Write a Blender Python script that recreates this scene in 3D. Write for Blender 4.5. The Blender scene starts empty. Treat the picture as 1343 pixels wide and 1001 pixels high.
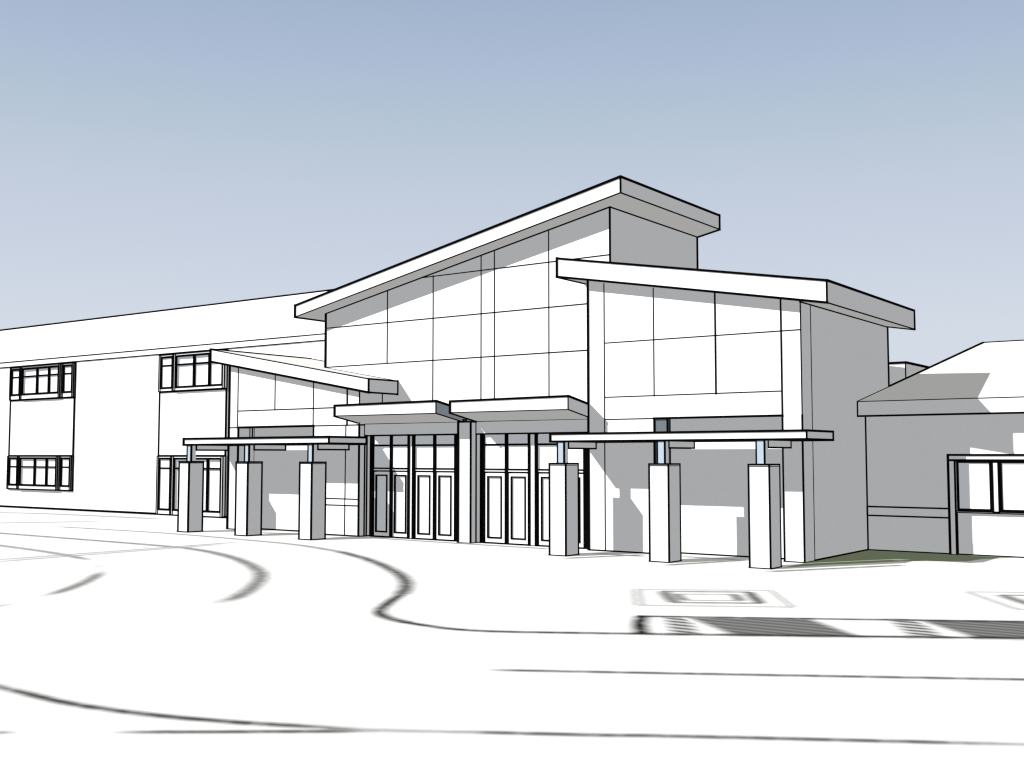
import bpy, math
from mathutils import Vector

# ------------------------------------------------------------------ scene, camera, survey helpers
scene = bpy.context.scene
col = scene.collection
FPX, PITCH, YAW, EYE = 1468.36, 0.06639, -0.63045, 3.0      # focal length in photo pixels, pitch up, turn left, eye height
W, H = 1343.0, 1001.0
CXP, CYP = W / 2, H / 2
FW = Vector((math.sin(YAW) * math.cos(PITCH), math.cos(YAW) * math.cos(PITCH), math.sin(PITCH)))
RT = Vector((math.cos(YAW), -math.sin(YAW), 0))
UP = RT.cross(FW)
CAM = Vector((0, 0, EYE))

def ray(x, y): return FW + RT * ((x - CXP) / FPX) - UP * ((y - CYP) / FPX)
def gp(x, y):                                   # ground point surveyed from the picture
    d = ray(x, y); t = -EYE / d.z
    return (d.x * t, d.y * t)
def ax(x, y, Y): d = ray(x, y); return d.x * Y / d.y           # X on a facade plane
def az(x, y, Y): d = ray(x, y); return EYE + d.z * Y / d.y     # height on a facade plane

cd = bpy.data.cameras.new('camera'); cam = bpy.data.objects.new('camera', cd); col.objects.link(cam)
cam.location = CAM
cam.rotation_euler = (math.pi / 2 + PITCH, 0, -YAW)
cd.sensor_fit = 'HORIZONTAL'; cd.sensor_width = 36; cd.lens = 36 * FPX / W
cd.clip_start = .1; cd.clip_end = 5000
scene.camera = cam

# ------------------------------------------------------------------ light
SUN = Vector((.60, 1, -.72)).normalized()
sd = bpy.data.lights.new('sun', 'SUN'); sd.energy = 5.0; sd.angle = math.radians(.3); sd.color = (1, .995, .98)
so = bpy.data.objects.new('sun', sd); col.objects.link(so)
so.rotation_euler = SUN.to_track_quat('-Z', 'Y').to_euler(); so.location = (-20, -20, 40)
w = bpy.data.worlds.new("World"); scene.world = w; w.use_nodes = True
nt = w.node_tree; N = nt.nodes; L = nt.links
tc = N.new('ShaderNodeTexCoord'); sx = N.new('ShaderNodeSeparateXYZ'); mr = N.new('ShaderNodeMapRange'); cr = N.new('ShaderNodeValToRGB')
L.new(tc.outputs['Generated'], sx.inputs[0]); L.new(sx.outputs['Z'], mr.inputs['Value'])
mr.inputs['From Min'].default_value = -1; mr.inputs['From Max'].default_value = 1
L.new(mr.outputs[0], cr.inputs[0]); L.new(cr.outputs[0], N['Background'].inputs[0]); N['Background'].inputs[1].default_value = .845
def lin(c): c /= 255; return c / 12.92 if c <= .04045 else ((c + .055) / 1.055) ** 2.4
SKY = [(-1, (.488, .488, .486), 0), (-.02, (.488, .488, .486), 0), (0, (219, 226, 237), 1), (.108, (215, 223, 235), 1), (.150, (209, 218, 232), 1),
       (.190, (204, 213, 229), 1), (.240, (196, 208, 224), 1), (.290, (184, 201, 218), 1), (.335, (176, 192, 217), 1), (.390, (164, 182, 208), 1), (.50, (.455, .435, .395), 0), (1, (.455, .435, .395), 0)]
el = cr.color_ramp.elements
while len(el) < len(SKY): el.new(.5)
for e, (z, c, s) in zip(el, SKY):
    e.position = (z + 1) / 2
    e.color = (*[lin(v) if s else v for v in c], 1)
w.light_settings.distance = .003; w.cycles.sampling_method = 'NONE'
cy = scene.cycles
cy.use_fast_gi = True; cy.fast_gi_method = 'REPLACE'; cy.ao_bounces_render = 1; cy.ao_bounces = 1
cy.max_bounces = 4; cy.use_denoising = False
cy.pixel_filter_type = 'BLACKMAN_HARRIS'; cy.filter_width = 1.3
vs = scene.view_settings
scene.display_settings.display_device = 'sRGB'
vs.view_transform = 'Standard'; vs.look = 'None'; vs.exposure = .18; vs.gamma = 1; vs.use_curve_mapping = False

# ------------------------------------------------------------------ materials
def mat(name, c, var=.012, scale=3.0, rough=.9):
    m = bpy.data.materials.new(name); m.use_nodes = True
    t = m.node_tree; b = t.nodes['Principled BSDF']
    b.inputs['Roughness'].default_value = rough; b.inputs['Specular IOR Level'].default_value = 0
    n = t.nodes.new('ShaderNodeTexNoise'); n.inputs['Scale'].default_value = scale; n.inputs['Detail'].default_value = 4
    co = t.nodes.new('ShaderNodeTexCoord'); t.links.new(co.outputs['Object'], n.inputs['Vector'])
    r = t.nodes.new('ShaderNodeMix'); r.data_type = 'RGBA'
    r.inputs[6].default_value = (*[max(0, v - var) for v in c], 1); r.inputs[7].default_value = (*[min(1, v + var) for v in c], 1)
    t.links.new(n.outputs['Fac'], r.inputs[0]); t.links.new(r.outputs[2], b.inputs['Base Color'])
    return m
WHITE = mat('white_stucco', (.806, .80, .785))
GLASS = mat('pale_glazing', (.80, .805, .81), .006, 1.0)
BLACK = mat('black_edge_trim', (.002, .002, .002), .001)
DARK = mat('dark_slate_steel', (.12, .14, .16), .01)
STEEL = mat('pale_blue_steel', (.36, .425, .49), .02)
SLATE = mat('slate_blue_steel', (.36, .395, .43), .02)
GROUND = mat('pale_concrete', (.80, .80, .80), .004, .4)
GRASS = mat('mown_grass', (.27, .32, .205), .03, 5.0)

def ribbon_mat(name, dark, power=1.4, tint=(1, 1, 1)):
    m = bpy.data.materials.new(name); m.use_nodes = True
    t = m.node_tree; b = t.nodes['Principled BSDF']; nn = t.nodes.new
    b.inputs['Roughness'].default_value = .9; b.inputs['Specular IOR Level'].default_value = 0
    uv = nn('ShaderNodeUVMap'); s = nn('ShaderNodeSeparateXYZ'); t.links.new(uv.outputs[0], s.inputs[0])
    def M(op, a, bb=None):
        k = nn('ShaderNodeMath'); k.operation = op
        for i, v in enumerate((a, bb)):
            if v is None: continue
            if isinstance(v, (int, float)): k.inputs[i].default_value = v
            else: t.links.new(v, k.inputs[i])
        return k.outputs[0]
    a = M('SUBTRACT', 1.0, M('ABSOLUTE', M('SUBTRACT', M('MULTIPLY', s.outputs[0], 2.0), 1.0)))     # 0 edge .. 1 middle
    f = M('POWER', M('MINIMUM', M('MULTIPLY', M('MAXIMUM', a, 0.0), 1.05), 1.0), power)
    e = M('MINIMUM', M('MULTIPLY', s.outputs[1], 1.0), 1.0)                                        # fades at its ends
    f = M('MULTIPLY', f, e)
    n = nn('ShaderNodeTexNoise'); n.inputs['Scale'].default_value = 2.6; co = nn('ShaderNodeTexCoord'); t.links.new(co.outputs['Object'], n.inputs['Vector'])
    f = M('MULTIPLY', f, M('MINIMUM', M('ADD', M('MULTIPLY', n.outputs['Fac'], 1.5), .18), 1.0))
    tr = nn('ShaderNodeBsdfTransparent'); ms = nn('ShaderNodeMixShader'); b.inputs['Base Color'].default_value = (dark * tint[0], dark * tint[1], dark * tint[2], 1)
    t.links.new(f, ms.inputs[0]); t.links.new(tr.outputs[0], ms.inputs[1]); t.links.new(b.outputs[0], ms.inputs[2])
    t.links.new(ms.outputs[0], t.nodes['Material Output'].inputs['Surface'])
    return m

# ------------------------------------------------------------------ mesh builder
THIN, MID, THICK = 1.65, 2.5, 3.5
class MB:
    def __init__(s): s.v = []; s.f = []; s.m = []; s.uv = {}
    def face(s, pts, m=0):
        b = len(s.v); s.v += [tuple(p) for p in pts]; s.f.append(list(range(b, b + len(pts)))); s.m.append(m)
    def solid(s, prof, y0, y1, m=0, w=MID, skip=(), cap_w=None, ew=None):
        """Extrude an XZ profile (counter-clockwise seen from the front) from y0 (front) to y1 (back); dark trim on its edges."""
        n = len(prof); b = len(s.v)
        s.v += [(x, y0, z) for x, z in prof] + [(x, y1, z) for x, z in prof]
        s.f.append(list(range(b, b + n))); s.m.append(m)
        s.f.append(list(range(b + 2 * n - 1, b + n - 1, -1))); s.m.append(m)
        for i in range(n):
            j = (i + 1) % n
            s.f.append([b + j, b + i, b + n + i, b + n + j]); s.m.append(m)
            if w:
                wi = (ew or {}).get(i, w)
                if ('f', i) not in skip and wi: s.rod((prof[i][0], y0, prof[i][1]), (prof[j][0], y0, prof[j][1]), wi)
                if ('b', i) not in skip and ('b') not in skip: s.rod((prof[i][0], y1, prof[i][1]), (prof[j][0], y1, prof[j][1]), w)
                if ('s', i) not in skip: s.rod((prof[i][0], y0, prof[i][1]), (prof[i][0], y1, prof[i][1]), (ew or {}).get(('s', i), w))
    def box(s, x0, x1, y0, y1, z0, z1, m=0, w=MID, **k):
        s.solid([(x0, z0), (x1, z0), (x1, z1), (x0, z1)], y0, y1, m, w, **k)
    def rod(s, p, q, w=THIN, m=1):
        p = Vector(p); q = Vector(q); d = q - p
        if d.length < 1e-4: return
        mid = (p + q) / 2
        dist = (mid - CAM).dot(FW)
        r = w * max(dist, 5) / FPX / 2 * .86
        d.normalize()
        u = d.cross(Vector((0, 0, 1)))
        if u.length < .1: u = Vector((1, 0, 0))
        u.normalize(); v = d.cross(u)
        p = p - d * r * .9; q = q + d * r * .9
        b = len(s.v)
        for c in (p, q):
            for a, e in ((-1, -1), (1, -1), (1, 1), (-1, 1)): s.v.append(tuple(c + u * (a * r) + v * (e * r)))
        for f in ((0, 3, 2, 1), (4, 5, 6, 7), (0, 1, 5, 4), (1, 2, 6, 5), (2, 3, 7, 6), (3, 0, 4, 7)):
            s.f.append([b + i for i in f]); s.m.append(m)
    def rect(s, x0, x1, z0, z1, Y, w=THIN):
        s.rod((x0, Y, z0), (x1, Y, z0), w); s.rod((x0, Y, z1), (x1, Y, z1), w); s.rod((x0, Y, z0), (x0, Y, z1), w); s.rod((x1, Y, z0), (x1, Y, z1), w)
    def build(s, name, mats, parent=None):
        xs, ys, zs = zip(*s.v)
        c = Vector(((min(xs) + max(xs)) / 2, (min(ys) + max(ys)) / 2, min(zs)))
        me = bpy.data.meshes.new(name)
        me.from_pydata([tuple(Vector(v) - c) for v in s.v], [], s.f)
        for mm in (mats if isinstance(mats, (list, tuple)) else [mats, BLACK]): me.materials.append(mm)
        me.polygons.foreach_set('material_index', s.m)
        if s.uv:
            ul = me.uv_layers.new(name='UVMap')
            for p in me.polygons:
                if p.index in s.uv:
                    for li, u in zip(p.loop_indices, s.uv[p.index]): ul.data[li].uv = u
        me.update()
        o = bpy.data.objects.new(name, me); col.objects.link(o)
        o['_w'] = list(c)
        if parent: o.parent = parent; o.location = c - Vector(parent['_w'])
        else: o.location = c
        return o

def thing(name, label, cat, loc, group=None):
    o = bpy.data.objects.new(name, None); col.objects.link(o); o.location = loc; o['_w'] = list(loc)
    o['label'] = label; o['category'] = cat
    if group: o['group'] = group
    return o
def struct(o): o['kind'] = 'structure'; return o

# planes of the facades (metres in front of the camera position, the facade runs along X)
FY, BY, DY, RY, TY, WY = 30.45, 30.74, 30.84, 31.15, 31.70, 35.75

# ------------------------------------------------------------------ ground
m = MB(); m.face([(-600, -200, 0), (600, -200, 0), (600, 1200, 0), (-600, 1200, 0)]); struct(m.build('ground', GROUND))

def smooth(pts, n=10):
    P = [Vector((*p, 0)) for p in pts]; out = []
    for i in range(len(P) - 1):
        a = P[i - 1] if i else P[i] * 2 - P[i + 1]; b, c = P[i], P[i + 1]
        d = P[i + 2] if i + 2 < len(P) else P[i + 1] * 2 - P[i]
        for k in range(n):
            t = k / n
            out.append(.5 * ((2 * b) + (c - a) * t + (2 * a - 5 * b + 4 * c - d) * t * t + (3 * b - a - 3 * c + d) * t ** 3))
    out.append(P[-1]); return out
RM = {}
zlev = [0.003]
def ribbon(px, width, shade, name='road_marking', n=10, fade0=True, fade1=True, fl=1.2, soft=1.55):
    """A soft-edged worn band or painted shade streak lying on the paving along surveyed points; shade 0 (black) .. 255 (white)."""
    key = (round(shade), name)
    if key not in RM: RM[key] = ribbon_mat('marking_and_shade', max(.002, .8 * lin(shade)), tint=(1, 1.02, .78) if name == 'foot_shade_streak' else (1, 1, 1))
    width *= soft
    pts = smooth([gp(*p) for p in px], n); z = zlev[0]; zlev[0] += .0001
    s = MB(); acc = 0; tot = sum((pts[i + 1] - pts[i]).length for i in range(len(pts) - 1)); rows = []
    for i, p in enumerate(pts):
        if i: acc += (p - pts[i - 1]).length
        d = (pts[min(i + 1, len(pts) - 1)] - pts[max(i - 1, 0)]).normalized(); nrm = Vector((-d.y, d.x, 0)) * width / 2
        v = min(acc / fl if fade0 else 9, (tot - acc) / fl if fade1 else 9)
        rows.append((p + nrm, p - nrm, v))
    for i in range(len(rows) - 1):
        a, b = rows[i], rows[i + 1]
        s.uv[len(s.f)] = [(0, a[2]), (1, a[2]), (1, b[2]), (0, b[2])]
        s.face([(a[0].x, a[0].y, z), (a[1].x, a[1].y, z), (b[1].x, b[1].y, z), (b[0].x, b[0].y, z)])
    return struct(s.build(name, [RM[key]]))
def stripe_mat(dark, light):
    m = mat('streaked_paving', (dark,) * 3, 0); t = m.node_tree; b = t.nodes['Principled BSDF']
    wv = t.nodes.new('ShaderNodeTexWave'); wv.bands_direction = 'Y'; wv.inputs['Scale'].default_value = 1.0; wv.inputs['Distortion'].default_value = .6; wv.inputs['Detail'].default_value = 1
    co = t.nodes.new('ShaderNodeTexCoord'); t.links.new(co.outputs['Object'], wv.inputs['Vector'])
    mx = t.nodes.new('ShaderNodeMix'); mx.data_type = 'RGBA'; mx.inputs[6].default_value = (dark, dark, dark, 1); mx.inputs[7].default_value = (light, light, light, 1)
    t.links.new(wv.outputs['Fac'], mx.inputs[0]); t.links.new(mx.outputs[2], b.inputs['Base Color'])
    return m
def patch(px, shade, name, light=None):
    """Worn band with a soft rim: nested sheets, the outer ones paler."""
    g = [Vector((*gp(*p), 0)) for p in px]
    if (g[1] - g[0]).cross(g[2] - g[1]).z < 0: g.reverse()
    c = sum(g, Vector()) / len(g)
    s = MB(); n = len(g); levels = 6
    def inset(d):
        out = []
        for i in range(n):
            a, b, e = g[i - 1], g[i], g[(i + 1) % n]
            u = (b - a).normalized(); v = (e - b).normalized(); n1 = Vector((-u.y, u.x, 0)); n2 = Vector((-v.y, v.x, 0))
            bs = (n1 + n2); out.append(b + bs * (d / max(.25, 1 + n1.dot(n2))))
        return out
    z0 = zlev[0]
    for k in range(levels):
        z = zlev[0]; zlev[0] += .0001
        s.face([(p.x, p.y, z) for p in inset(-.16 + .24 * k / (levels - 1))], k)
    cols = []
    for k in range(levels):
        sh = 250 + (shade - 250) * (k / (levels - 1)); v = .8 * lin(sh); lv = .8 * lin(250 + ((light or shade + 22) - 250) * (k / (levels - 1)))
        cols.append(stripe_mat(v, lv))
    return struct(s.build(name, cols))

patch([(874, 810), (900, 810), (914, 832.5), (884, 832)], 95, 'paving_patch', 215)
patch([(906, 810.5), (1060, 812.5), (1126, 835.5), (964, 833)], 104, 'paving_patch', 138)
patch([(1168, 812.5), (1200, 813), (1236, 836.5), (1198, 836)], 95, 'paving_patch', 215)
patch([(1208, 814), (1343, 815.5), (1420, 816.5), (1420, 839.5), (1343, 838.5), (1284, 837)], 104, 'paving_patch', 138)
ribbon([(68.5, 690.5), (216, 699.5), (324, 708.5), (390, 715), (450, 724.5)], .36, 165, fade1=False)
ribbon([(447, 724), (482, 734), (511, 746), (529, 758), (533, 769), (526, 780)], .42, 108, fade0=False, fade1=False)
ribbon([(526, 780), (508, 792), (498, 801.5), (504, 809), (533, 817)], .32, 88, fade0=False, fade1=False)
ribbon([(531, 816.5), (565, 821.8), (601, 826), (666, 829), (829, 831.5), (900, 832.5), (1343, 837.5), (1420, 838.4)], .26, 62, fade0=False)
ribbon([(-30, 697), (0, 699.5), (198, 715), (260, 721.5), (306.5, 732), (334, 744.6), (342, 755.4), (334, 768), (310, 783.5), (277.6, 793)], .44, 145)
ribbon([(-30, 712), (0, 715.7), (65, 724.7), (122, 735.5)], .36, 168)
ribbon([(119, 741.7), (140, 744)], .34, 170)
ribbon([(136, 749), (110, 764.4), (70, 779), (43, 783.5)], .36, 150)
ribbon([(25, 790.7), (-30, 800)], .26, 110)
ribbon([(-30, 736.4), (324.5, 710.3)], .34, 196, n=4)
ribbon([(-30, 739), (300, 713.5)], .34, 200, n=4)
ribbon([(-30, 686.5), (140, 684)], .7, 200, n=4)
ribbon([(-30, 672), (60, 674), (215, 681)], .6, 175, n=4)
ribbon([(-60, 885), (0, 901.4), (61.3, 916.6), (101, 925), (155, 932.8), (202, 938.6), (259.6, 944), (324.5, 949), (396.6, 953), (450, 956.6), (522, 959), (580, 960.3)], .22, 80, fl=2)
ribbon([(490, 958.6), (545, 959.6), (623, 961), (774.5, 964.5), (900, 966.5), (1343, 977), (1420, 979)], .18, 110, fl=1.5)
ribbon([(-20, 960.5), (26, 962)], .17, 150, fl=.3)
ribbon([(140, 961), (400, 960), (500, 959.6)], .18, 105, fl=.6)
ribbon([(634, 879), (900, 884), (1343, 891.8), (1420, 893.2)], .19, 105, fl=.5)
# banded strip beside the drive
ribbon([(836, 808.4), (900, 809.5), (1343, 816), (1420, 817.1)], .24, 66, fade0=False)
ribbon([(842, 808), (839, 820), (842, 832)], .34, 45, n=4, fade0=False, fade1=False)
for q, wd, sh in (([(833, 773.4), (1010, 774.5)], .2, 222), ([(1010, 774.5), (1039, 796.5)], .2, 228), ([(1039, 796.5), (836, 794)], .2, 215), ([(838, 794), (834, 773)], .3, 228),
                  ([(868, 776), (984, 777)], .22, 140), ([(982, 777), (997, 791.7)], .3, 120), ([(998, 791.7), (882, 790.6)], .22, 130), ([(884, 790.6), (870, 776)], .35, 140),
                  ([(884, 779.5), (964, 780)], .16, 190), ([(963, 780), (971, 788.3)], .3, 150), ([(972, 788.3), (896, 787.6)], .16, 190), ([(897, 787.6), (886, 779.5)], .3, 160),
                  ([(1268, 776.5), (1420, 778)], .18, 215), ([(1268, 776.5), (1334, 799.5)], .2, 225), ([(1334, 799.5), (1420, 801)], .18, 215),
                  ([(1313, 781), (1420, 782)], .22, 140), ([(1313, 781), (1360, 796)], .35, 140)):
    ribbon(q, wd, sh, n=4, fade0=False, fade1=False)
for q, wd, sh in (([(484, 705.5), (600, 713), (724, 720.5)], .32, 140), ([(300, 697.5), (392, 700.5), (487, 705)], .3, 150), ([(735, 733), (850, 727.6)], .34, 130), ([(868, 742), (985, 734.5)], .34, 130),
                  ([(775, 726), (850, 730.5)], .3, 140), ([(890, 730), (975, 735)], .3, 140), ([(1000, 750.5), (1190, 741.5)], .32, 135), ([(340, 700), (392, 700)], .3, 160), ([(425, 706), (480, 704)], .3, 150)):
    ribbon(q, wd, sh, name='foot_shade_streak', n=4, fl=.4)  # shadow streaks at pillar feet and door base, painted on the ground in olive grey
s = MB(); s.face([gp(1026, 745) + (.003,), gp(1075, 741.5) + (.003,), gp(1190, 736.2) + (.003,), gp(1268, 736.6) + (.003,), gp(1288, 733.5) + (.003,), (-7.6, WY, .003), (-12.04, WY, .003), (-12.04, FY, .003)])
struct(s.build('lawn', [GRASS]))

# ------------------------------------------------------------------ entrance hall (tall shed-roofed block with doors)
hall = thing('entrance_hall', 'tall white entrance hall with a roof rising to the right above the glazed doors', 'building', (-25.7, TY, 0))
XL, XR = -32.37, -19.10
tz = lambda X: 8.72 + .1942 * (X + 32.37)
b = MB(); b.solid([(XL, 0), (XR, 0), (XR, tz(XR)), (XL, tz(XL))], TY, 38.05, w=THICK, skip=(('s', 2),), ew={0: 0, 1: MID, 2: THICK, ('s', 3): THICK})
for px in (508, 568, 631, 648.5, 720):
    X = ax(px, 450, TY); z0 = 6.54 if px == 508 else 3.9
    b.rod((X, TY, z0), (X, TY, min(tz(X), 9.70 if px == 568 else 99)), THIN)
for z in (6.54, 8.11, 9.68):
    X0 = max(XL, XL + (z - 8.72) / .1942); b.rod((X0, TY, z), (XR, TY, z), THIN)
b.rod((XR, TY, tz(XR) - .01), (XR, 38.05, tz(XR) - .01), MID)
b.build('wall', WHITE, hall)
r = MB(); x0, x1 = -33.25, -18.18
r.solid([(x0, tz(x0)), (x1, tz(x1)), (x1, tz(x1) + .52), (x0, tz(x0) + .46)], 30.85, 38.08, w=THICK, ew={0: THIN, 1: MID, ('s', 1): THIN, ('s', 2): THICK})
r.build('roof', WHITE, hall)
MX0, MX1 = -24.53, -23.99
p = MB(); p.box(MX0, MX1, FY, TY, 0, 4.18, w=MID, ew={3: THICK}); p.rod((MX1, BY, 0), (MX1, BY, 4.18), MID); p.build('pier', WHITE, hall)

def entrance_canopy(x0, x1, label, sidemat):
    yf, yb, sl = 29.28, TY - .01, .175
    c = MB(); dz = sl * (yb - yf)
    P = [(x0, yf, 4.46), (x1, yf, 4.45), (x1, yf, 4.87), (x0, yf, 4.84)]
    Q = [(x, yb, z - dz) for x, _, z in P]
    c.face(P); c.face(Q[::-1]); c.face([P[1], P[0], Q[0], Q[1]]); c.face([P[3], P[2], Q[2], Q[3]])
    c.face([P[0], P[3], Q[3], Q[0]]); c.face([P[2], P[1], Q[1], Q[2]], 2 if sidemat else 0)
    c.rod(P[0], P[1], THIN); c.rod(P[1], P[2], THIN); c.rod(P[2], P[3], THICK); c.rod(P[3], P[0], THICK)
    c.rod(P[0], Q[0], THICK); c.rod(P[1], Q[1], THIN); c.rod(P[2], Q[2], THICK); c.rod(P[3], Q[3], THIN)
    o = c.build('entrance_canopy', [WHITE, BLACK, SLATE], hall); o['label'] = label
entrance_canopy(-29.40, -24.58, 'white sloping entrance canopy with a slate blue end face', True)
entrance_canopy(-23.95, -19.20, 'white sloping entrance canopy beside the corner pavilion', False)
for a, c in ((-29.30, MX0), (MX1, -19.18)):
    l = MB(); l.box(a, c, BY, DY + .02, 3.76, 4.26, w=MID); l.rod((a, BY, 4.20), (c, BY, 4.20), THIN); l.build('lintel', WHITE, hall)

Z1, Z2, Z3 = az(560, 584, DY), az(560, 614.8, DY), az(560, 619.5, DY)
def door_bay(e0, e1, post0, post1):
    A, B = ax(e0, 640, DY), ax(e1, 640, DY); P0, P1 = ax(post0, 640, DY), ax(post1, 640, DY)
    bk = MB(); bk.box(A - .2, B + .03, DY + .24, TY - .02, 0, 3.8, w=0); bk.build('vestibule_wall', WHITE, hall)
    ps = MB(); ps.box(P0, P1, DY - .05, DY + .2, 0, 3.75, w=4.2, ew={0: MID, 2: MID}); ps.build('door_post', WHITE, hall)
    fr = MB()
    hw = .1
    for X in (A, B): fr.box(X - hw, X + hw, DY - .04, DY + .16, 0, 3.76, m=1, w=0)
    mids = []
    for a, c in ((A + hw, P0 - .05), (P1 + .05, B - hw)):
        q = (a + c) / 2; mids.append((a, q, c))
        fr.box(q - .07, q + .07, DY - .03, DY + .16, 0, 3.76, m=1, w=0)
        fr.box(a, c, DY - .025, DY + .15, Z1 - .035, Z1 + .035, m=1, w=0)
        fr.box(a, c, DY - .02, DY + .15, Z3 - .0, Z3 + .055, m=1, w=0)
        fr.rod((a, DY - .01, Z2), (c, DY - .01, Z2), MID)
        fr.box(a, c, DY - .01, DY + .15, Z3 + .055, Z2, m=0, w=0)
    fr.build('door_frame', WHITE, hall)
    for a, q, c in mids:
        for u0, u1 in ((a, q - .07), (q + .07, c)):
            for lo, hi in ((Z2 + .02, Z1 - .035), (Z1 + .035, 3.75)):
                g = MB(); g.box(u0, u1, DY + .01, DY + .04, lo, hi, w=0); g.build('window_pane', [GLASS, BLACK], hall)
            # door leaf: white stiles and rails round a recessed pane
            d = MB(); yl = DY - .015; st = .13 if u1 - u0 > .8 else .11
            x0, x1, t, k = u0 + .015, u1 - .015, Z3 - .01, .21
            d.box(x0, x0 + st, yl, yl + .06, 0, t, w=0); d.box(x1 - st, x1, yl, yl + .06, 0, t, w=0)
            d.box(x0 + st, x1 - st, yl, yl + .06, 0, k, w=0); d.box(x0 + st, x1 - st, yl, yl + .06, t - .12, t, w=0)
            d.rect(x0 + st, x1 - st, k, t - .12, yl, MID); d.rod((x0, yl, 0), (x1, yl, 0), THICK * 1.4); d.rod((x0, yl, 0), (x0, yl, t), THIN)
            lf = d.build('door', WHITE, hall)
            gl = MB(); gl.box(x0 + st, x1 - st, yl + .035, yl + .055, k, t - .12, w=0); gl.build('glass', [GLASS, BLACK], lf)
door_bay(488, 599, 537.5, 543.5)
door_bay(633, 769, 695.5, 704.5)

# ------------------------------------------------------------------ corner pavilion (right, roof falling to the right)
pav = thing('corner_pavilion', 'white pavilion right of the doors, wide roof falling gently to the right', 'building', (-15.6, FY, 0))
X0, X1 = -19.18, -12.05
rz = lambda X: 8.59 - .1685 * (X + 19.13)
ZB = 4.155
b = MB()
b.solid([(X0, ZB), (X1, ZB), (X1, rz(X1) + .05), (X0, rz(X0) + .05)], FY, 38.2, w=MID, skip=(('s', 0), ('s', 1), ('s', 3), ('f', 0), ('f', 2), ('b', 0), ('b', 3)), ew={3: THICK, 1: THIN})
b.rod((X1, FY, rz(X1) - .01), (X1, 38.2, rz(X1) - .01), MID)
b.box(X0, X1 - .001, RY, 38.199, 0, ZB + .02, w=0)
xr = ax(858, 560, FY)
b.box(X0, xr, FY, RY, 0, ZB, w=MID, skip=(('f', 2), ('s', 3), ('s', 0)), ew={3: THICK, 1: MID, 2: 0})
xp = ax(793.2, 560, FY); xc = ax(1026.5, 560, FY)
b.rod((xp, FY, 0), (xp, FY, rz(xp)), THIN)
for px in (857.5, 938.5):
    X = ax(px, 460, FY); b.rod((X, FY, 4.85), (X, FY, rz(X)), THIN if px < 900 else MID)
b.rod((xp, FY, 6.59), (X1, FY, 6.59), THIN); b.rod((xp, FY, 4.86), (xc, FY, 4.86), THIN)
b.rod((xp, FY, ZB), (xr, FY, ZB), THIN); b.rod((xr, FY, ZB), (xc, FY, ZB), THICK)
b.rod((X1, 31.2, 0), (X1, 31.2, rz(X1)), THIN); b.rod((X1, 31.2, 0), (X1, WY, 0), THICK * 1.3); b.rod((X1, 38.2, 0), (X1, 38.2, rz(X1)), THICK)
b.rod((xr, RY, 0), (xc, RY, 0), THICK * 1.3); b.rod((X0, FY, 0), (xr, FY, 0), THICK * 1.3)
b.build('wall', WHITE, pav)
p = MB(); p.box(xc, X1 + .002, FY - .003, 31.2, 0, ZB, w=MID, skip=(('f', 2), ('s', 2), ('s', 3), ('b', 1), ('b', 2)), ew={3: MID, 2: 0, 0: THICK})
p.rod((xc, FY, ZB), (xc, FY, rz(xc)), MID); p.build('pier', WHITE, pav)
r = MB(); x0, x1 = -20.08, -11.10
r.solid([(x0, rz(x0) + .06), (x1, rz(x1)), (x1, rz(x1) + .62), (x0, rz(x0) + .66)], 30.0, 38.05, w=THICK, ew={1: MID, ('s', 1): THIN, ('s', 2): THICK})
r.build('roof', WHITE, pav)
c = MB(); c.box(xr + .012, ax(875, 560, FY), FY + .02, FY + .16, 2.7, ZB - .004, w=MID); c.build('steel_column', [DARK, BLACK], pav)

# ------------------------------------------------------------------ low pavilion (left, small roof falling to the right)
lp = thing('low_pavilion', 'small white pavilion left of the doors with a narrow roof sloping down to the right', 'building', (-33, FY, 0))
X0, X1 = ax(300, 600, FY), -29.29
lz = lambda X: 6.69 - .1764 * (X + 36.19)
ZL = az(360, 559.8, FY); ZM = az(380, 536.8, FY)
b = MB()
b.solid([(X0, ZL), (X1, ZL), (X1, lz(X1) + .05), (X0, lz(X0) + .05)], FY, WY - .01, w=MID, skip=(('s', 0), ('s', 1), ('s', 3), ('f', 0), ('f', 2), ('b', 0), ('b', 1), ('b', 3)), ew={3: THICK, 1: THIN})
b.box(X0 + .001, X1 - .001, RY, WY - .011, 0, ZL + .02, w=0)
xa, xb = ax(312, 600, FY), ax(411, 600, FY)
b.box(X0, xa, FY, RY, 0, ZL, w=MID, skip=(('f', 2),), ew={3: THICK, 0: THICK, 2: 0})
b.box(xb, X1, FY, RY, 0, ZL, w=MID, skip=(('f', 2),), ew={0: THICK, 2: 0, 1: MID, ('s', 1): THICK})
xj = ax(455, 560, FY)
for px, a, t in ((312, ZL, THIN), (360.6, ZM, THIN), (411, ZL, THIN), (455.5, ZL, MID)):
    X = ax(px, 540, FY); b.rod((X, FY, a), (X, FY, lz(X)), t)
b.rod((xa, FY, ZM), (xj, FY, ZM), THIN); b.rod((X0, FY, ZL), (X1, FY, ZL), THIN); b.rod((xa, FY, ZL), (xb, FY, ZL), THICK)
b.rod((ax(452.5, 640, FY), FY, 0), (ax(453, 640, FY), FY, ZL), THIN)
b.rod((xa, RY, 0), (xb, RY, 0), THICK * 1.3); b.rod((xb, FY, 0), (X1, FY, 0), THICK * 1.3)
b.rod((X1, BY, 0), (X1, BY, 3.8), MID); b.rod((X1, TY, 4), (X1, TY, lz(X1)), MID); b.rod((X1, DY + .02, 0), (X1, DY + .02, 3.8), MID)
b.build('wall', WHITE, lp)
s_ = MB(); s_.box(xb + .3, X1 + .01, FY - .008, FY, az(455, 663, FY), az(455, 654.5, FY), w=THIN); s_.build('sill_course', WHITE, lp)
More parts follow.
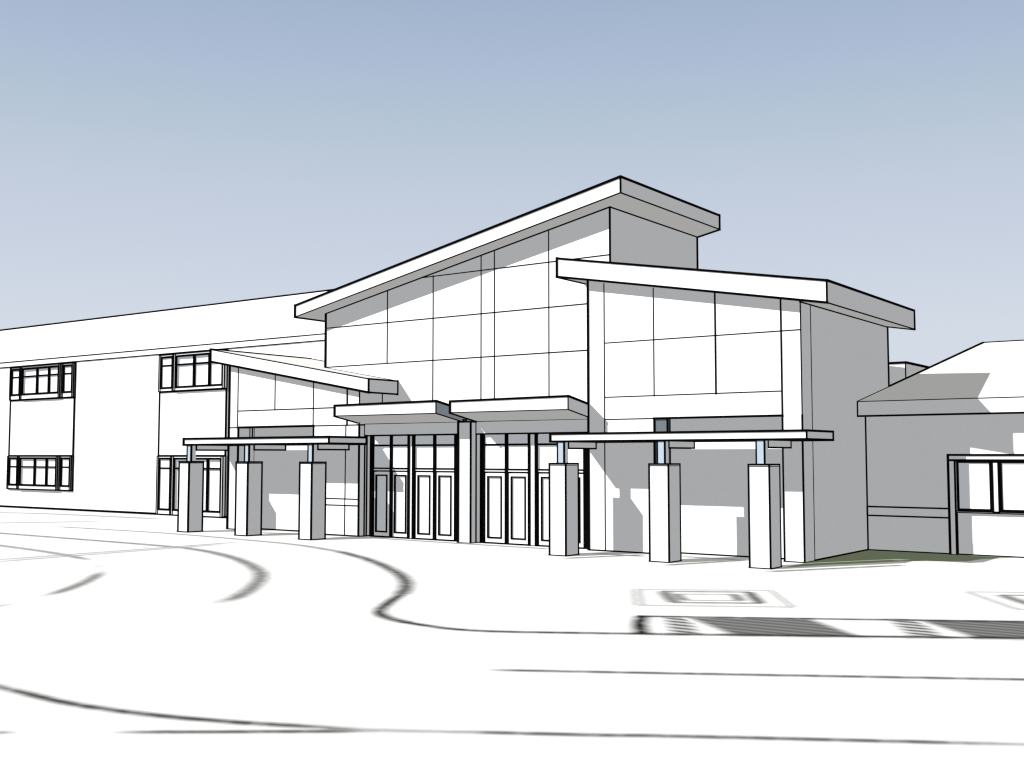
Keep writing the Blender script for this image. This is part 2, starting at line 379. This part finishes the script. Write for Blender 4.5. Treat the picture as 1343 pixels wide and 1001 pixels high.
r = MB(); x0, x1 = -37.48, -28.50
r.solid([(x0, lz(x0)), (x1, lz(x1)), (x1, lz(x1) + .50), (x0, lz(x0) + .50)], 30.1, WY - .02, w=MID, ew={0: THICK, 2: THIN, 3: THICK, ('s', 3): THICK})
r.rod((x1, TY, lz(x1)), (x1, TY, lz(x1) + .5), THICK); r.rod((XL, TY, lz(XL) + .5), (x1, TY, lz(x1) + .5), THIN)
r.build('roof', WHITE, lp)
c = MB(); c.box(ax(327.5, 600, RY - .1), ax(330.5, 600, RY - .1), RY - .1, RY - .003, 0, ZL, w=THIN); c.build('steel_column', WHITE, lp)

# ------------------------------------------------------------------ walkway canopies on pillars
def walkway(name_label, x0, x1, xs, zt, zb, pw, ymid, posts_label):
    t = thing('walkway_canopy', name_label, 'canopy', ((x0 + x1) / 2, 29, 0), 'flat walkway canopies on square pillars')
    sl = MB(); sl.box(x0, x1, 28.5, 30.42, zb, zt, w=THICK, ew={1: MID, ('s', 1): THICK}); sl.build('slab', WHITE, t)
    for X, wd in xs:
        q = MB(); q.box(X, X + wd, 28.22, 28.9, 0, 2.77, w=MID, ew={0: THICK, ('s', 1): THICK}); q.rod((X, 28.22, 2.72), (X + wd, 28.22, 2.72), THIN * .7); q.rod((X + wd, 28.22, 2.72), (X + wd, 28.9, 2.72), THIN * .7)
        pl = q.build('pillar', WHITE, t)
        pc = X + wd * .38
        a = MB(); a.box(pc - .12, pc + .115, 28.515, 28.74, 2.771, zb, w=MID, skip=('b',)); a.box(pc - .10, pc + .10, 28.5, 28.514, 2.775, zb - .003, w=0, m=2); o = a.build('post', [WHITE, BLACK, STEEL], pl)
        a = MB(); a.box(pc - .12, pc + .115, 28.745, 30.34, zb - .21, zb - .004, w=MID); a.build('beam', WHITE, pl)
zt, zb = az(900, 566.8, 28.45), az(900, 577.5, 28.45)
walkway('flat canopy on three square pillars in front of the corner pavilion', ax(720.8, 571, 28.45), ax(1057, 571, 28.45),
        [(ax(a, 660, 28.22), ax(c, 660, 28.22) - ax(a, 660, 28.22)) for a, c in ((720.8, 742), (851.8, 877), (982.3, 1009.5))], zt, zb, .72, 0, '')
walkway('flat canopy on three square pillars in front of the low pavilion', ax(240, 577, 28.45), ax(430, 577, 28.45),
        [(ax(a, 650, 28.22), ax(c, 650, 28.22) - ax(a, 650, 28.22)) for a, c in ((234.5, 247.3), (309.5, 324.5), (393, 408.5))], zt + .01, zb, .68, 0, '')

# ------------------------------------------------------------------ classroom wing (left, long roof)
wing = thing('classroom_wing', 'long white two storey wing on the left with two window bays under a plain roof', 'building', (-60, WY, 0))
zE0, zE1 = 8.225, 8.52
b = MB(); b.box(-92, -30.5, WY, 50, 0, 8.3, w=0); b.rod((-92, WY, 0), (-36.7, WY, 0), THICK * 1.7); b.build('wall', WHITE, wing)
r = MB(); RYY, RZ = 42.0, 11.77
pts = lambda X: [(X, WY - .03, zE0), (X, 50, zE0), (X, 50, zE1), (X, RYY, RZ), (X, WY - .03, zE1)]
A, B = pts(-92), pts(-30.5)
for i in range(5):
    j = (i + 1) % 5; r.face([A[j], A[i], B[i], B[j]][::-1])
r.face(A); r.face(B[::-1])
for i, t in ((0, THIN), (4, THIN), (3, THICK)):
    for k in range(8):      # trim laid in lengths so that it keeps an even look
        f = lambda u: (-92 + 61.5 * u, A[i][1], A[i][2]); r.rod(f(k / 8), f((k + 1) / 8), t)
r.build('roof', WHITE, wing)

def wing_window(xa, xb, groups, ztop, ztr, zgl, zbot, label):
    """groups: [(x0, x1, proud, [muntin xs])] in surveyed pixels at height row ym."""
    o = MB(); o.box(xa, xb, WY - .02, WY + .01, zbot, ztop, w=MID)
    for x0, x1, proud, mu in groups:
        y = WY - .12 - proud
        e = .13
        o.box(x0, x0 + e, y, WY - .021, zbot + .02, ztop - .02, w=THIN); o.box(x1 - e, x1, y, WY - .021, zbot + .02, ztop - .02, w=THIN)
        o.box(x0 + e, x1 - e, y, WY - .021, ztop - .12, ztop - .02, w=THIN); o.box(x0 + e, x1 - e, y, WY - .021, zbot + .02, zgl, w=THIN)
        o.rect(x0 + e + .02, x1 - e - .02, zgl + .02, ztop - .14, y + .02, THICK * .9)
        o.box(x0 + e, x1 - e, y + .02, WY - .022, ztr - .045, ztr + .045, m=1, w=0)
        for X in mu: o.box(X - .06, X + .06, y + .018, WY - .023, zgl, ztop - .12, m=1, w=0)
    wn = o.build('window', WHITE, wing); wn['label'] = label
    g = MB()
    for x0, x1, proud, mu in groups: g.box(x0 + .131, x1 - .131, WY - .06, WY - .04, zgl, ztop - .12, w=0)
    g.build('glass', [GLASS, BLACK], wn)
def bay(e, mu, up, lo, lab, lw):
    X = [ax(v, 560, WY) for v in e]; M = [ax(v, 560, WY) for v in mu]
    zu = [az(e[0] + 40, v, WY) for v in up]; zl = [az(e[0] + 40, v, WY) for v in lo]
    g = [(X[0] + .03, X[1], .0, []), (X[1] + .06, X[2], .07, M)]
    if len(X) > 3: g.append((X[2] + .06, X[3] - .03, .0, []))
    pn = MB(); pn.box(X[0] + .02, X[-1] - .02, WY - .03, WY, zl[0] + .01, zu[3] - .01, w=MID); pn.build('wall_panel', WHITE, wing)
    wing_window(X[0], X[-1], g, zu[0], zu[1], zu[2], zu[3], 'upper window of the %s' % lab)
    wing_window(X[0], X[-1], g, zl[0], zl[1], zl[2], max(zl[3], .03), lw)
bay((13.6, 28.5, 81, 97.8), (49.5, 65), (479.7, 493, 517, 523.5), (598, 612.5, 637, 642.3), 'far left bay', 'lower window of the far left bay')
bay((209.2, 229.5, 297.2), (255.8, 276), (463, 477.8, 508, 512.5), (598, 614.5, 670, 676.5), 'bay beside the low pavilion', 'tall ground floor window behind the first pillar')

# ------------------------------------------------------------------ gabled building (right)
gb = thing('gabled_building', 'low white building at the right edge with a pitched roof and a wide window', 'building', (-3, WY, 0))
b = MB(); b.box(-12.03, 8, WY, 66.5, 0, 4.32, w=0)
b.rod((-12.03, WY, 0), (-12.03, WY, 4.3), MID); b.rod((-12.03, WY, 0), (8, WY, 0), THICK * 1.3); b.build('wall', WHITE, gb)
r = MB(); ye, zf0, zf1, yr, zr = 35.02, 4.255, 4.715, 51.3, 7.91
pts = lambda X: [(X, ye, zf0), (X, 67.6, zf0), (X, 67.6, zf1), (X, yr, zr), (X, ye, zf1)]
A, B = pts(-12.035), pts(8.5)
for i in range(5):
    j = (i + 1) % 5; r.face([A[j], A[i], B[i], B[j]][::-1])
r.face(A); r.face(B[::-1])
r.rod(A[0], B[0], THICK); r.rod(A[4], B[4], THIN); r.rod(A[3], B[3], THICK); r.rod(A[0], A[4], MID)
for k in range(5):
    f = lambda u: Vector(A[4]).lerp(Vector(A[3]), u); r.rod(f(k / 5), f((k + 1) / 5), THIN if k == 0 else THICK)
r.build('roof', WHITE, gb)
XA = ax(1246, 640, WY); XB = XA + 4.6
s_ = MB(); s_.box(-12.02, XA, WY - .03, WY, 1.11, 1.39, w=MID); s_.build('sill_course', WHITE, gb)
zh, zs, zi = 3.03, 1.325, 2.87
o = MB()
o.box(XA, XA + .19, WY - .14, WY, 0, zi, w=MID, ew={3: THICK}); o.box(XB - .19, XB, WY - .14, WY, 0, zi, w=MID); o.box(XA, XB, WY - .14, WY, zi, zh, w=THICK, skip=(('f', 0),), ew={3: THICK})
o.rod((XA, WY - .14, zi), (XB, WY - .14, zi), THICK); o.rod((XA + .25, WY - .09, zi - .04), (XB - .25, WY - .09, zi - .04), THICK)
o.box(XA + .19, XB - .19, WY - .10, WY - .02, zs - .04, zs, w=THIN)
px = [XA + .19, ax(1303, 640, WY), ax(1311, 640, WY)]; px += [px[2] + (px[1] - px[0]), XB - .19]
px = [XA + .19, px[1], px[2], px[2] + 1.02, px[2] + 1.17, px[2] + 2.19, px[2] + 2.34, XB - .19]
for a, c in zip(px[1::2], px[2::2]): o.box(a, c, WY - .10, WY - .01, zs, zi, w=MID)
for a, c in zip(px[0::2], px[1::2]): o.rect(a + .06, c - .06, zs + .05, zi - .05, WY - .055, THICK)
wn = o.build('window', WHITE, gb); wn['label'] = 'wide mullioned window over a plain white panel'
g = MB()
for a, c in zip(px[0::2], px[1::2]): g.box(a + .003, c - .003, WY - .05, WY - .02, zs + .003, zi - .003, w=0)
g.build('glass', [GLASS, BLACK], wn)

# ------------------------------------------------------------------ block behind
rb = thing('rear_building', 'plain white box-like block showing behind the corner pavilion and the pitched roof', 'building', (-17, 50, 0))
Yr = 41.2; X1 = ax(1187.6, 480, Yr); zt = az(1187.6, 475.5, Yr)
b = MB(); b.box(X1 - 5, X1, Yr, Yr + 8, 0, zt, w=THICK, ew={1: THIN, ('s', 1): THIN}); b.build('wall', WHITE, rb)
for o in bpy.data.objects:
    if '_w' in o: del o['_w']
